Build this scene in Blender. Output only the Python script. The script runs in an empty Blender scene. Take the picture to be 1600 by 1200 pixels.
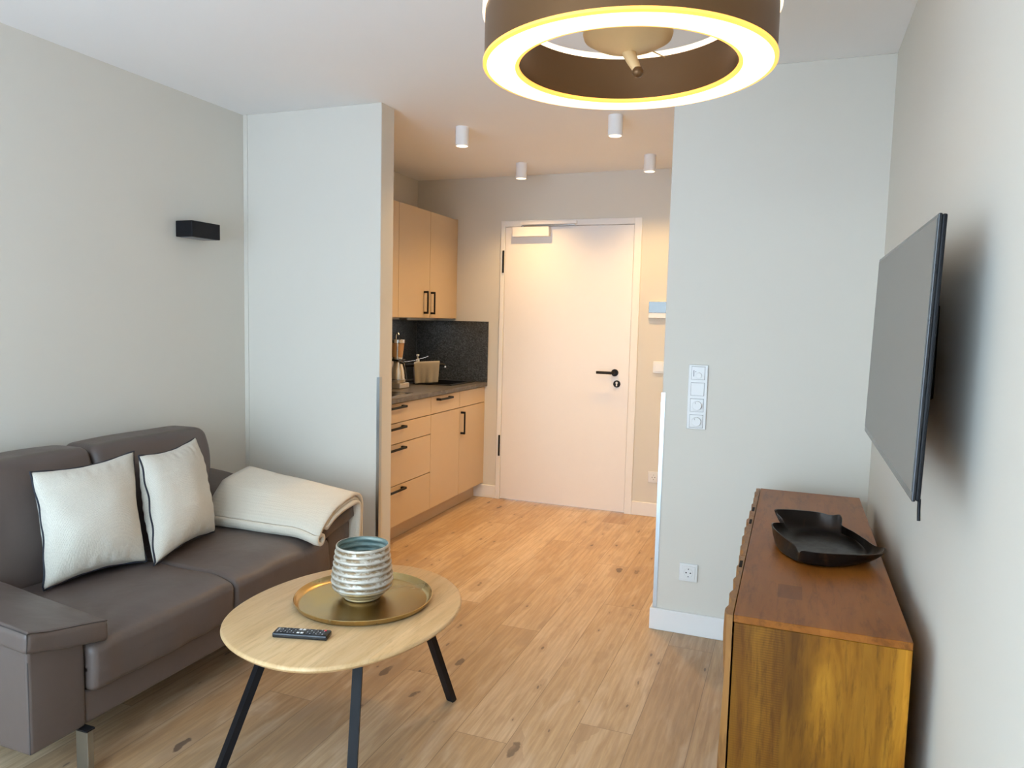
import bpy, bmesh, math, random
from mathutils import Vector, Matrix, noise
random.seed(7)
S = bpy.context.scene
COL = S.collection
PI = math.pi

# ------------------------------------------------------------------ helpers
class MB:
    """collects shapes into one mesh"""
    def __init__(self): self.bm = bmesh.new()
    def box(self, x0, x1, y0, y1, z0, z1, bev=0.0, seg=2, f=None):
        b = bmesh.new()
        vs = [b.verts.new((x, y, z)) for z in (z0, z1) for y in (y0, y1) for x in (x0, x1)]
        for q in ((0,2,3,1),(4,5,7,6),(0,1,5,4),(2,6,7,3),(0,4,6,2),(1,3,7,5)):
            b.faces.new([vs[i] for i in q])
        if bev > 0:
            bmesh.ops.bevel(b, geom=b.edges[:], offset=bev, segments=seg, profile=.5, affect='EDGES')
        if f:
            for v in b.verts: v.co = Vector(f(v.co))
        self._merge(b); return self
    def _merge(self, b):
        m = bpy.data.meshes.new('tmp'); b.to_mesh(m); b.free()
        self.bm.from_mesh(m); bpy.data.meshes.remove(m)
    def soft(self, x0, x1, y0, y1, z0, z1, r=.03, puff=(0,0,0), n=14, f=None, k=5):
        """rounded, puffed upholstery block"""
        lo = Vector((x0,y0,z0)); hi = Vector((x1,y1,z1)); c = (lo+hi)/2; h = (hi-lo)/2
        def ax(i):
            L = h[i]; a = [-L + r*(1-math.cos(j/k*PI/2))*1.0 if False else -L + r*j/k for j in range(k)]
            inn = [-(L-r) + 2*(L-r)*j/n for j in range(n+1)]
            return a + inn + [-q for q in reversed(a)]
        A = [ax(i) for i in range(3)]
        b = bmesh.new(); cache = {}
        def vert(p):
            key = tuple(round(q,6) for q in p)
            if key in cache: return cache[key]
            q = Vector(p); inner = Vector([max(-(h[i]-r), min(h[i]-r, q[i])) for i in range(3)])
            d = q-inner
            if d.length > 1e-9:
                q = inner + d.normalized()*r
            u = [q[i]/h[i] for i in range(3)]
            for i in range(3):
                j, l = (i+1)%3, (i+2)%3
                q[i] += puff[i]*u[i]*(1-u[j]**2)*(1-u[l]**2)
            q = q + c
            if f: q = Vector(f(q))
            v = b.verts.new(q); cache[key] = v; return v
        for i in range(3):
            j, l = (i+1)%3, (i+2)%3
            for s in (-1,1):
                for a in range(len(A[j])-1):
                    for e in range(len(A[l])-1):
                        pts = []
                        for (uu,vv) in ((a,e),(a+1,e),(a+1,e+1),(a,e+1)):
                            p = [0,0,0]; p[i]=s*h[i]; p[j]=A[j][uu]; p[l]=A[l][vv]; pts.append(p)
                        if s < 0: pts.reverse()
                        try: b.faces.new([vert(p) for p in pts])
                        except ValueError: pass
        self._merge(b); return self
    def tube(self, pts, r, n=10, closed=False, caps=True):
        pts = [Vector(p) for p in pts]; N = len(pts); rings = []
        up = Vector((0,0,1)); prev = None
        for i, p in enumerate(pts):
            if closed: t = pts[(i+1)%N]-pts[i-1]
            else: t = pts[min(i+1,N-1)]-pts[max(i-1,0)]
            t.normalize()
            if prev is None:
                a = t.orthogonal().normalized()
            else:
                a = prev - t*prev.dot(t)
                a = a.normalized() if a.length > 1e-6 else t.orthogonal().normalized()
            prev = a; c = t.cross(a)
            rr = r[i] if isinstance(r,(list,tuple)) else r
            rings.append([self.bm.verts.new(p + (a*math.cos(2*PI*q/n)+c*math.sin(2*PI*q/n))*rr) for q in range(n)])
        for i in range(N if closed else N-1):
            A, B = rings[i], rings[(i+1)%N]
            for q in range(n):
                self.bm.faces.new((A[q],A[(q+1)%n],B[(q+1)%n],B[q]))
        if caps and not closed:
            self.bm.faces.new(list(reversed(rings[0]))); self.bm.faces.new(rings[-1])
        return self
    def cyl(self, c, r, h, axis='z', n=32, r2=None, bev=0):
        """solid round bar from c along axis"""
        r2 = r if r2 is None else r2
        prof = [(0,0),(r-bev,0)] + ([(r,bev)] if bev else []) + ([(r2,h-bev)] if bev else []) + [(r2-bev,h),(0,h)]
        return self.lathe(c, prof, n, axis)
    def lathe(self, c, prof, n=48, axis='z', closed=False, f=None):
        c = Vector(c); rings = []
        def pt(r, h, a):
            x, y = r*math.cos(a), r*math.sin(a)
            p = {'z':(x,y,h),'y':(x,h,-y),'x':(h,x,y)}[axis]
            p = c+Vector(p)
            return Vector(f(p)) if f else p
        for (r,h) in prof:
            if r < 1e-7: rings.append([self.bm.verts.new(pt(0,h,0))])
            else: rings.append([self.bm.verts.new(pt(r,h,2*PI*q/n)) for q in range(n)])
        R = list(zip(rings, rings[1:] + ([rings[0]] if closed else [])))
        if not closed: R = R[:len(rings)-1]
        for A,B in R:
            for q in range(n):
                w = (q+1)%n
                if len(A)==1 and len(B)==1: break
                if len(A)==1: self.bm.faces.new((A[0],B[w],B[q]))
                elif len(B)==1: self.bm.faces.new((A[q],A[w],B[0]))
                else: self.bm.faces.new((A[q],A[w],B[w],B[q]))
        return self
    def bar(self, p, q, w, d, up=(0,0,1)):
        """square bar p->q, section w x d"""
        p=Vector(p); q=Vector(q); t=(q-p).normalized(); up=Vector(up)
        a=t.cross(up)
        if a.length<1e-4: a=t.cross(Vector((0,1,0)))
        a.normalize(); b=t.cross(a).normalized()
        vs=[]
        for c in (p,q):
            for (s,e) in ((-1,-1),(1,-1),(1,1),(-1,1)):
                vs.append(self.bm.verts.new(c+a*s*w/2+b*e*d/2))
        for f in ((3,2,1,0),(4,5,6,7),(0,1,5,4),(1,2,6,5),(2,3,7,6),(3,0,4,7)):
            self.bm.faces.new([vs[i] for i in f])
        return self
    def loops(self, loops, cap0=True, cap1=True):
        rings=[[self.bm.verts.new(p) for p in L] for L in loops]; n=len(rings[0])
        for A,B in zip(rings,rings[1:]):
            for q in range(n):
                self.bm.faces.new((A[q],A[(q+1)%n],B[(q+1)%n],B[q]))
        if cap0: self.bm.faces.new(list(reversed(rings[0])))
        if cap1: self.bm.faces.new(rings[-1])
        return self
    def grid(self, fn, nu, nv):
        g=[[self.bm.verts.new(fn(i/nu,j/nv)) for j in range(nv+1)] for i in range(nu+1)]
        for i in range(nu):
            for j in range(nv):
                self.bm.faces.new((g[i][j],g[i+1][j],g[i+1][j+1],g[i][j+1]))
        return self
    def build(self, name, m, parent=None, smooth=None, fix=True):
        bm=self.bm
        bmesh.ops.remove_doubles(bm, verts=bm.verts[:], dist=1e-6)
        if fix: bmesh.ops.recalc_face_normals(bm, faces=bm.faces[:])
        off = Vector((0,0,0)); o = parent
        while o is not None: off += o.location; o = o.parent
        if off.length: bmesh.ops.translate(bm, verts=bm.verts[:], vec=-off)
        me=bpy.data.meshes.new(name); bm.to_mesh(me); bm.free()
        if smooth is not None:
            for p in me.polygons: p.use_smooth=True
            if smooth < 180:
                try: me.set_sharp_from_angle(angle=math.radians(smooth))
                except Exception: pass
        me.materials.append(m)
        ob=bpy.data.objects.new(name,me); COL.objects.link(ob)
        if parent: ob.parent=parent
        return ob

def tag(o, label, cat, group=None, kind=None):
    o['label']=label; o['category']=cat
    if group: o['group']=group
    if kind: o['kind']=kind
    return o
def thing(name, label, cat, loc=(0,0,0), group=None):
    o=bpy.data.objects.new(name,None); COL.objects.link(o); o.location=loc; o.empty_display_size=.05
    return tag(o,label,cat,group)
def struct(o, label=None):
    o['kind']='structure'
    if label: o['label']=label
    return o
def copy_tree(o, parent=None):
    c=o.copy(); COL.objects.link(c)
    if parent: c.parent=parent
    for ch in list(o.children): copy_tree(ch,c)
    return c
def spline(pts, n, closed=True):
    """Catmull-Rom through pts, n points per span"""
    pts=[Vector(p) for p in pts]; N=len(pts); out=[]
    for i in range(N if closed else N-1):
        g=lambda k: pts[k%N] if closed else pts[max(0,min(N-1,k))]
        p0,p1,p2,p3=g(i-1),g(i),g(i+1),g(i+2)
        for j in range(n):
            t=j/n
            out.append(.5*((2*p1)+(p2-p0)*t+(2*p0-5*p1+4*p2-p3)*t*t+(3*p1-p0-3*p2+p3)*t**3))
    if not closed: out.append(pts[-1])
    return out

# ------------------------------------------------------------------ materials
class M:
    def __init__(self, name, base=(.5,.5,.5), rough=.5, metal=0, spec=.5, coat=0, sheen=0):
        self.m=bpy.data.materials.new(name); self.m.use_nodes=True
        self.nt=self.m.node_tree; self.N=self.nt.nodes; self.b=self.N['Principled BSDF']
        self.s('Base Color',(*base,1)); self.s('Roughness',rough); self.s('Metallic',metal)
        self.s('Specular IOR Level',spec); self.s('Coat Weight',coat); self.s('Sheen Weight',sheen)
        self.tc=None
    def s(self,k,v): self.b.inputs[k].default_value=v
    def n(self,t,**k):
        nd=self.N.new(t)
        for a,v in k.items(): setattr(nd,a,v)
        return nd
    def l(self,a,b): self.nt.links.new(a,b)
    def co(self,scale=(1,1,1),rot=(0,0,0)):
        if self.tc is None: self.tc=self.n('ShaderNodeTexCoord')
        mp=self.n('ShaderNodeMapping'); mp.inputs['Scale'].default_value=scale; mp.inputs['Rotation'].default_value=rot
        self.l(self.tc.outputs['Object'],mp.inputs['Vector']); return mp.outputs[0]
    def noise(self,vec,scale=5,detail=4,rough=.55,dist=0):
        t=self.n('ShaderNodeTexNoise'); t.inputs['Scale'].default_value=scale; t.inputs['Detail'].default_value=detail
        t.inputs['Roughness'].default_value=rough; t.inputs['Distortion'].default_value=dist
        self.l(vec,t.inputs['Vector']); return t.outputs['Fac']
    def ramp(self,fac,stops,interp='LINEAR'):
        r=self.n('ShaderNodeValToRGB'); e=r.color_ramp; e.interpolation=interp
        while len(e.elements)<len(stops): e.elements.new(.5)
        for i,(p,c) in enumerate(stops):
            e.elements[i].position=p; e.elements[i].color=(*c,1) if len(c)==3 else c
        self.l(fac,r.inputs[0]); return r.outputs[0]
    def math(self,op,a,b=0.0,c=None):
        m=self.n('ShaderNodeMath',operation=op)
        for i,v in enumerate((a,b,c)):
            if v is None: continue
            if isinstance(v,(int,float)): m.inputs[i].default_value=v
            else: self.l(v,m.inputs[i])
        return m.outputs[0]
    def mix(self,fac,a,b,blend='MIX'):
        m=self.n('ShaderNodeMix',data_type='RGBA',blend_type=blend)
        for i,v in ((0,fac),(6,a),(7,b)):
            if isinstance(v,(int,float)): m.inputs[i].default_value=v
            elif isinstance(v,tuple): m.inputs[i].default_value=(*v,1)
            else: self.l(v,m.inputs[i])
        return m.outputs[2]
    def color(self,sock): self.l(sock,self.b.inputs['Base Color']); return self
    def roughn(self,sock): self.l(sock,self.b.inputs['Roughness']); return self
    def bump(self,h,strength=.2,dist=.01):
        b=self.n('ShaderNodeBump'); b.inputs['Strength'].default_value=strength; b.inputs['Distance'].default_value=dist
        self.l(h,b.inputs['Height']); self.l(b.outputs[0],self.b.inputs['Normal']); return self

def paint(name, base, bump=.06):
    a=M(name,base,.75,spec=.25); v=a.co()
    a.color(a.mix(a.noise(v,1.3,3),tuple(c*.98 for c in base),tuple(min(1,c*1.02) for c in base)))
    a.bump(a.noise(v,260,3),bump,.002); return a.m
WALL=paint('greige wall paint',(.66,.63,.565))
CEIL=paint('white ceiling paint',(.87,.87,.87),.04)
WHITE=paint('white lacquer',(.80,.79,.78),.01)
def plain(name,base,rough=.4,metal=0,spec=.5,coat=0,bscale=0,bstr=.1,var=.06):
    a=M(name,base,rough,metal,spec,coat); v=a.co()
    a.color(a.mix(a.noise(v,9,3),tuple(max(0,c*(1-var)) for c in base),tuple(min(1,c*(1+var)) for c in base)))
    if bscale: a.bump(a.noise(v,bscale,3),bstr,.002)
    return a.m
DOORW=plain('white door laminate',(.80,.77,.75),.42,var=.015)
PLASTIC=plain('white switch plastic',(.72,.72,.71),.35,var=.01)
BLACK=plain('black powder coat',(.007,.007,.009),.5,spec=.22,bscale=900,bstr=.1)
BLACKG=plain('black gloss plastic',(.012,.013,.016),.18)
DARKGAP=plain('dark cabinet carcass',(.10,.075,.05),.7)
CASH=plain('cashmere cabinet laminate',(.56,.42,.27),.36,var=.02)
CHROME=plain('brushed chrome',(.62,.62,.63),.2,1)
LEGM=plain('dull steel leg',(.36,.38,.38),.28,1)
ALU=plain('satin aluminium',(.50,.55,.59),.30,1)
SILVERP=plain('silver coffee machine shell',(.66,.62,.56),.3,.75)
GREYTXT=plain('grey marking',(.25,.25,.27),.5)
WHITETXT=plain('white print',(.75,.76,.78),.5)
REDB=plain('red rubber button',(.75,.05,.06),.4)
RUBBER=plain('dark grey rubber button',(.05,.055,.065),.55)
HOLE=plain('dark socket hole',(.018,.017,.017),.8,spec=.1)
SOAP=plain('pale pink soap bottle',(.75,.62,.66),.25)
BRONZE_L=plain('bronze lamp drum',(.15,.075,.028),.38,.6)
HUBM=plain('champagne lamp hub',(.78,.54,.27),.45,.2)

def floor_mat():
    a=M('oak plank floor',(.6,.45,.3),.42,spec=.4,coat=.15); a.s('Coat Roughness',.3)
    tc=a.n('ShaderNodeTexCoord'); a.tc=tc
    sx=a.n('ShaderNodeSeparateXYZ'); a.l(tc.outputs['Object'],sx.inputs[0])
    X,Y=sx.outputs[0],sx.outputs[1]
    W=.19; Ln=1.94
    u=a.math('DIVIDE',a.math('ADD',X,.829),W); row=a.math('FLOOR',u)
    offs={-2:3.10,-1:2.21,-3:2.54,-5:2.18,1:2.43,0:3.55,-4:3.3,-6:2.75,-7:3.05,2:3.2,3:2.0}
    N=24; stops=[]
    for i in range(N):
        r=i-14; o=offs.get(r, (r*.733)%1.94); stops.append((i/N,((o%Ln)/Ln,)*3))
    fac=a.math('DIVIDE',a.math('ADD',row,14.5),N)
    off=a.ramp(fac,stops,'CONSTANT')
    v=a.math('SUBTRACT',a.math('DIVIDE',Y,Ln),off); col=a.math('FLOOR',v)
    cb=a.n('ShaderNodeCombineXYZ'); a.l(row,cb.inputs[0]); a.l(col,cb.inputs[1])
    wn=a.n('ShaderNodeTexWhiteNoise',noise_dimensions='3D'); a.l(cb.outputs[0],wn.inputs['Vector'])
    rnd=wn.outputs['Value']
    tone=a.ramp(rnd,[(0,(.41,.255,.130)),(.3,(.49,.325,.175)),(.55,(.53,.36,.20)),(.8,(.61,.44,.27)),(1,(.45,.29,.16))])
    # grain, shifted per plank
    sh=a.n('ShaderNodeVectorMath',operation='MULTIPLY_ADD'); a.l(wn.outputs['Color'],sh.inputs[0])
    sh.inputs[1].default_value=(7,9,5); a.l(tc.outputs['Object'],sh.inputs[2])
    def stretch(s):
        m=a.n('ShaderNodeMapping'); m.inputs['Scale'].default_value=s; a.l(sh.outputs[0],m.inputs['Vector']); return m.outputs[0]
    g1=a.noise(stretch((22,1.5,1)),3.2,6,.6,.6)
    g2=a.noise(stretch((90,3,1)),3,5,.65)
    g3=a.noise(stretch((5,1.3,1)),2.2,4,.5,.8)
    c=a.mix(a.ramp(g1,[(.30,(.9,)*3),(.62,(0,)*3)]),tone,a.mix(1.0,tone,(.68,.62,.55),'MULTIPLY'))
    c=a.mix(a.math('MULTIPLY',a.ramp(g2,[(.35,(1,)*3),(.6,(0,)*3)]),.35),c,(.36,.25,.16))
    c=a.mix(a.math('MULTIPLY',a.ramp(g3,[(.5,(0,)*3),(.72,(1,)*3)]),.35),c,(.70,.56,.41))
    g4=a.noise(stretch((11,.9,1)),2.0,4,.6,.5)
    c=a.mix(a.math('MULTIPLY',a.ramp(g4,[(.56,(0,)*3),(.72,(1,)*3)]),.45),c,(.33,.20,.11))
    # cathedral figure
    wv=a.n('ShaderNodeTexWave',wave_type='BANDS',bands_direction='X'); wv.inputs['Scale'].default_value=1.0; wv.inputs['Distortion'].default_value=9; wv.inputs['Detail'].default_value=2; wv.inputs['Detail Scale'].default_value=.35
    a.l(stretch((9,.75,1)),wv.inputs['Vector'])
    c=a.mix(a.math('MULTIPLY',a.ramp(wv.outputs['Fac'],[(.0,(1,)*3),(.30,(0,)*3)]),.30),c,(.33,.21,.12))
    # knots
    def knots(c,sc,thr,size,wob,str_):
        vo=a.n('ShaderNodeTexVoronoi'); vo.inputs['Scale'].default_value=1.0; vo.inputs['Randomness'].default_value=1
        nz=a.n('ShaderNodeTexNoise'); nz.inputs['Scale'].default_value=16; nz.inputs['Detail'].default_value=4; a.l(sh.outputs[0],nz.inputs['Vector'])
        ad=a.n('ShaderNodeVectorMath',operation='MULTIPLY_ADD'); a.l(nz.outputs['Color'],ad.inputs[0]); ad.inputs[1].default_value=(wob,wob,wob); a.l(stretch(sc),ad.inputs[2])
        a.l(ad.outputs[0],vo.inputs['Vector'])
        kr=a.n('ShaderNodeSeparateColor'); a.l(vo.outputs['Color'],kr.inputs[0])
        szz=a.math('MULTIPLY',a.math('SUBTRACT',kr.outputs[0],thr),size)
        core=a.math('MINIMUM',a.math('MAXIMUM',a.math('MULTIPLY',a.math('SUBTRACT',szz,vo.outputs['Distance']),26),0),.78)
        halo=a.math('MINIMUM',a.math('MAXIMUM',a.math('MULTIPLY',a.math('SUBTRACT',a.math('MULTIPLY',szz,3.0),vo.outputs['Distance']),4),0),.5)
        c=a.mix(a.math('MULTIPLY',halo,str_),c,(.34,.22,.13)); return a.mix(a.math('MULTIPLY',core,str_),c,(.085,.055,.04))
    c=knots(c,(8.0,2.9,1),.30,.25,.32,1.0)
    c=knots(c,(21,7.0,1),.45,.30,.35,.85)
    fu=a.math('ABSOLUTE',a.math('SUBTRACT',a.math('FRACT',u),.5)); fv=a.math('ABSOLUTE',a.math('SUBTRACT',a.math('FRACT',v),.5))
    gap=a.math('MAXIMUM',a.math('GREATER_THAN',fu,.4945),a.math('GREATER_THAN',fv,.49945))
    c=a.mix(a.math('MULTIPLY',gap,.75),c,(.14,.085,.05))
    a.color(c)
    a.roughn(a.math('ADD',a.math('MULTIPLY',g2,.18),.36))
    a.bump(a.math('SUBTRACT',a.math('MULTIPLY',g2,.3),gap),.25,.0012)
    return a.m
FLOOR=floor_mat()

def wood(name,c0,c1,dark,scale=(14,14,1.2),rough=.4,rot=(0,0,0),streak=.5,saw=0,coat=0,strips=None,spec=.4,patch=None,heart=None):
    a=M(name,c0,rough,spec=spec,coat=coat); v=a.co(scale,rot)
    n1=a.noise(v,1.3,5,.6,1.2); n2=a.noise(a.co(tuple(q*4 for q in scale),rot),1.5,5,.7,.3)
    big=a.noise(a.co(tuple(q*.28 for q in scale),rot),1.2,4,.55,.9)
    c=a.mix(a.ramp(n1,[(.36,(0,)*3),(.66,(1,)*3)]),c0,c1)
    c=a.mix(a.math('MULTIPLY',a.ramp(big,[(.50,(0,)*3),(.68,(1,)*3)]),streak),c,dark)
    c=a.mix(a.math('MULTIPLY',a.ramp(n2,[(.33,(1,)*3),(.50,(0,)*3)]),.55),c,dark)
    if strips:   # glued-up staves of slightly different tone
        sx=a.n('ShaderNodeSeparateXYZ'); a.l(a.tc.outputs['Object'],sx.inputs[0])
        fl=a.math('FLOOR',a.math('DIVIDE',sx.outputs[strips[0]],strips[1]))
        w=a.n('ShaderNodeTexWhiteNoise',noise_dimensions='1D'); a.l(fl,w.inputs['W'])
        c=a.mix(1.0,c,a.ramp(w.outputs['Value'],[(0,(strips[2],)*3),(1,(1.0,)*3)]),'MULTIPLY')
    if heart:   # darker heartwood zone towards one edge of the board
        hp=a.n('ShaderNodeSeparateXYZ'); a.l(a.tc.outputs['Object'],hp.inputs[0])
        hv=a.math('ADD',a.math('MULTIPLY',hp.outputs[0],1/heart[1]),a.math('MULTIPLY',a.math('SUBTRACT',a.noise(a.co((6,6,1.6),(0,.2,0)),1.2,5,.6,.8),.5),3.2))
        c=a.mix(a.math('MULTIPLY',a.ramp(a.math('ADD',hv,heart[0]),[(0,(1,)*3),(1,(0,)*3)]),heart[2]),c,dark)
    if patch:   # darker inlaid stave end
        sp=a.n('ShaderNodeSeparateXYZ'); a.l(a.tc.outputs['Object'],sp.inputs[0]); f=1.0
        for ax,(lo,hi) in enumerate(patch):
            g=a.math('MULTIPLY',a.math('GREATER_THAN',sp.outputs[ax],lo),a.math('LESS_THAN',sp.outputs[ax],hi)); f=g if ax==0 else a.math('MULTIPLY',f,g)
        c=a.mix(a.math('MULTIPLY',f,.55),c,dark)
    if saw:
        wv=a.n('ShaderNodeTexWave',bands_direction='Z'); wv.inputs['Scale'].default_value=55; wv.inputs['Distortion'].default_value=1.5
        a.l(a.tc.outputs['Object'],wv.inputs['Vector'])
        sw=a.n('ShaderNodeSeparateXYZ'); a.l(a.tc.outputs['Object'],sw.inputs[0])
        msk=a.math('MULTIPLY',a.ramp(sw.outputs[0],[(0,(0,)*3),(1,(1,)*3)]) if False else a.math('LESS_THAN',sw.outputs[0],-.07),a.ramp(a.noise(a.co((3,3,1.5)),1.6,3),[(.30,(0,)*3),(.55,(1,)*3)]))
        c=a.mix(a.math('MULTIPLY',a.math('MULTIPLY',wv.outputs['Fac'],msk),saw),c,dark)
    a.color(c); a.bump(n2,.12,.002); return a.m
TABLEW=wood('light oak tabletop',(.66,.43,.21),(.76,.53,.29),(.48,.30,.14),(15,1.3,8),.38,(0,0,0),.5,strips=(0,.135,.86))
MANGO_T=wood('orange brown mango wood top',(.27,.085,.012),(.36,.125,.020),(.11,.034,.008),(7,1.1,7),.36,(0,0,0),.55,strips=(0,.094,.80),spec=.22,patch=((-.092,-.035),(-.545,-.445)))
MANGO_S=wood('mango wood side tinted by light',(.30,.110,.006),(.56,.25,.020),(.065,.022,.0035),(11,11,1.3),.45,(0,.20,0),.9,saw=.45,spec=.2,strips=(0,.085,.82),heart=(.75,.16,.62))  # same wood as the top, yellower lamp light put into its tint
MANGO_D=wood('brown mango wood door',(.21,.088,.020),(.29,.130,.033),(.10,.040,.010),(9,9,1.2),.42,(0,0,0),.5)

def leather():
    a=M('taupe leather',(.135,.105,.092),.40,spec=.45); v=a.co()
    a.color(a.mix(a.noise(v,3.5,4),(.088,.066,.059),(.113,.087,.078)))
    vo=a.n('ShaderNodeTexVoronoi',feature='DISTANCE_TO_EDGE'); vo.inputs['Scale'].default_value=420; a.l(v,vo.inputs['Vector'])
    h=a.math('ADD',a.math('MULTIPLY',vo.outputs['Distance'],.25),a.math('MULTIPLY',a.noise(v,7,3,.5,.4),3.0))
    a.roughn(a.math('ADD',a.math('MULTIPLY',a.noise(v,12,3),.14),.35))
    a.bump(h,.22,.006); return a.m
LEATHER=leather()
SEAM=plain('dark leather seam',(.045,.036,.034),.6)
def fabric(name,base,wscale,var=.12,bstr=.35,zw=1.0):
    a=M(name,base,.92,spec=.12,sheen=.25); v=a.co()
    w=a.n('ShaderNodeTexWave',bands_direction='X'); w.inputs['Scale'].default_value=wscale; w.inputs['Distortion'].default_value=3; w.inputs['Detail'].default_value=3; w.inputs['Detail Scale'].default_value=2
    w2=a.n('ShaderNodeTexWave',bands_direction='Z'); w2.inputs['Scale'].default_value=wscale*.8; w2.inputs['Distortion'].default_value=3; w2.inputs['Detail'].default_value=3
    w3=a.n('ShaderNodeTexWave',bands_direction='Y'); w3.inputs['Scale'].default_value=wscale; w3.inputs['Distortion'].default_value=3; w3.inputs['Detail'].default_value=3
    for q in (w,w2,w3): a.l(v,q.inputs['Vector'])
    h=a.math('ADD',w.outputs['Fac'],a.math('ADD',a.math('MULTIPLY',w2.outputs['Fac'],zw),w3.outputs['Fac']))
    fib=a.noise(a.co((1,1,1)),170,3,.6)
    lo=tuple(c*(1-var) for c in base)
    a.color(a.mix(a.math('MULTIPLY',a.math('ADD',a.math('MULTIPLY',h,.2),fib),.62),lo,tuple(min(1,c*(1+var*.6)) for c in base)))
    a.bump(a.math('ADD',a.math('MULTIPLY',h,.4),fib),bstr,.0022); return a.m
CREAM=fabric('cream woven cushion cover',(.66,.62,.54),85,.24,.5,0.0)
THROW=fabric('cream fleece throw',(.66,.60,.50),30,.10,.35)
TOWEL=fabric('beige towelling',(.36,.32,.26),120,.2,.6)
PIPING=plain('navy piping cord',(.012,.014,.026),.7,bscale=500,bstr=.4)

def stone(name,c0,c1,rough,scale,bstr,spec=.5):
    a=M(name,c0,rough,spec=spec); v=a.co((1,1,1.5))
    n1=a.noise(v,scale,6,.65,.4); n2=a.noise(v,scale*.22,4,.6,.8)
    c=a.mix(a.ramp(n1,[(.44,(0,)*3),(.62,(1,)*3)]),c0,c1)
    c=a.mix(a.ramp(n2,[(.4,(0,)*3),(.7,(.6,)*3)]),c,tuple((p+q)/2.2 for p,q in zip(c0,c1)))
    a.color(c); a.roughn(a.math('ADD',a.math('MULTIPLY',n1,.3),rough-.12)); a.bump(n1,bstr,.004); return a.m
SLATE=stone('black slate splashback',(.004,.0045,.005),(.085,.09,.09),.36,75,1.0,.7)
WORKTOP=stone('dark grey stone worktop',(.055,.048,.042),(.15,.135,.12),.36,22,.15)
SINKM=plain('black composite sink',(.010,.010,.011),.4,bscale=600,bstr=.2)

def brass():
    a=M('antique brass',(.40,.26,.08),.25,1); v=a.co()
    n1=a.noise(v,5,5,.6,.5); n2=a.noise(v,60,4)
    a.color(a.mix(a.ramp(n1,[(.35,(0,)*3),(.7,(1,)*3)]),(.62,.42,.15),(.50,.39,.22)))
    a.roughn(a.math('ADD',a.math('MULTIPLY',n1,.22),.14)); a.bump(n2,.06,.002); return a.m
BRASS=brass()
def merc():
    a=M('mercury silver glaze',(.7,.68,.6),.4,.35); v=a.co((1,1,2.2))
    n1=a.noise(v,28,6,.7,.6); n2=a.noise(v,7,4,.6)
    sx=a.n('ShaderNodeSeparateXYZ'); a.l(a.tc.outputs['Object'],sx.inputs[0])
    ph=a.math('MULTIPLY',sx.outputs[2],2*PI/.0205)
    band=a.math('MULTIPLY',a.math('ADD',a.math('SINE',ph),1),.5)          # worn hollows between the ribs
    k=a.math('MULTIPLY',a.ramp(n1,[(.36,(0,)*3),(.56,(1,)*3)]),a.math('SUBTRACT',1.25,band))
    c=a.mix(a.math('MINIMUM',k,1.0),(.66,.64,.58),(.27,.185,.10))
    low=a.math('MULTIPLY',a.math('LESS_THAN',sx.outputs[2],.045),a.ramp(n2,[(.3,(.2,)*3),(.6,(1,)*3)]))
    c=a.mix(a.math('MULTIPLY',low,.75),c,(.55,.38,.14)); a.color(c)
    a.roughn(a.math('ADD',a.math('MULTIPLY',n1,.3),.3)); a.bump(n1,.5,.003); return a.m
MERC=merc()
GLAZE=M('teal grey vase interior',(.20,.28,.26),.4,.1)
_v=GLAZE.co((1,1,6)); GLAZE.color(GLAZE.mix(GLAZE.ramp(GLAZE.noise(_v,14,5),[(.4,(0,)*3),(.65,(1,)*3)]),(.13,.20,.19),(.34,.41,.37))); GLAZE=GLAZE.m
def bronze():
    a=M('dark patinated bronze',(.03,.022,.018),.36,.8); v=a.co()
    n1=a.noise(v,9,5,.6,.6); n2=a.noise(v,38,4,.6)
    a.color(a.mix(a.ramp(n1,[(.55,(0,)*3),(.78,(1,)*3)]),(.026,.020,.017),(.11,.062,.030)))
    a.roughn(a.math('ADD',a.math('MULTIPLY',n2,.25),.22)); a.bump(n2,.18,.004); return a.m
BRONZE=bronze()
def glow(name,c,s):
    a=M(name,c,.4); a.s('Emission Color',(*c,1)); a.s('Emission Strength',s); return a.m
RING_L=glow('warm ring light diffuser',(1.0,.76,.50),2.4)
RING_BLOOM=glow('warm bloom around ring light',(1.0,.46,.08),1.6)  # orange glow imitating the bloom around the ring light
LENS=glow('warm spot lens',(1.0,.80,.55),14.0)
LED=glow('neutral led strip',(.86,.94,1.0),9.0)
SCREEN=M('dark television screen',(.13,.13,.118),.16,spec=1.0)
_n=SCREEN.noise(SCREEN.co(),900,2); SCREEN.roughn(SCREEN.math('ADD',SCREEN.math('MULTIPLY',_n,.04),.30)); SCREEN=SCREEN.m
GLASSB=plain('dark intercom glass',(.03,.04,.05),.05,spec=.9)
def pane():
    m=bpy.data.materials.new('clear window glass'); m.use_nodes=True; nt=m.node_tree; nt.nodes.clear()
    o=nt.nodes.new('ShaderNodeOutputMaterial'); x=nt.nodes.new('ShaderNodeMixShader'); t=nt.nodes.new('ShaderNodeBsdfTransparent')
    g=nt.nodes.new('ShaderNodeBsdfGlossy'); g.inputs['Roughness'].default_value=.02; x.inputs[0].default_value=.06
    t.inputs[0].default_value=(.96,.98,.98,1)
    for a,b in ((t.outputs[0],x.inputs[1]),(g.outputs[0],x.inputs[2]),(x.outputs[0],o.inputs[0])): nt.links.new(a,b)
    return m
PANE=pane()
COFFEEGLASS=plain('smoked carafe glass',(.02,.018,.016),.06,spec=.8)
TANP=plain('caramel filter cone',(.42,.24,.11),.35)

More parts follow.
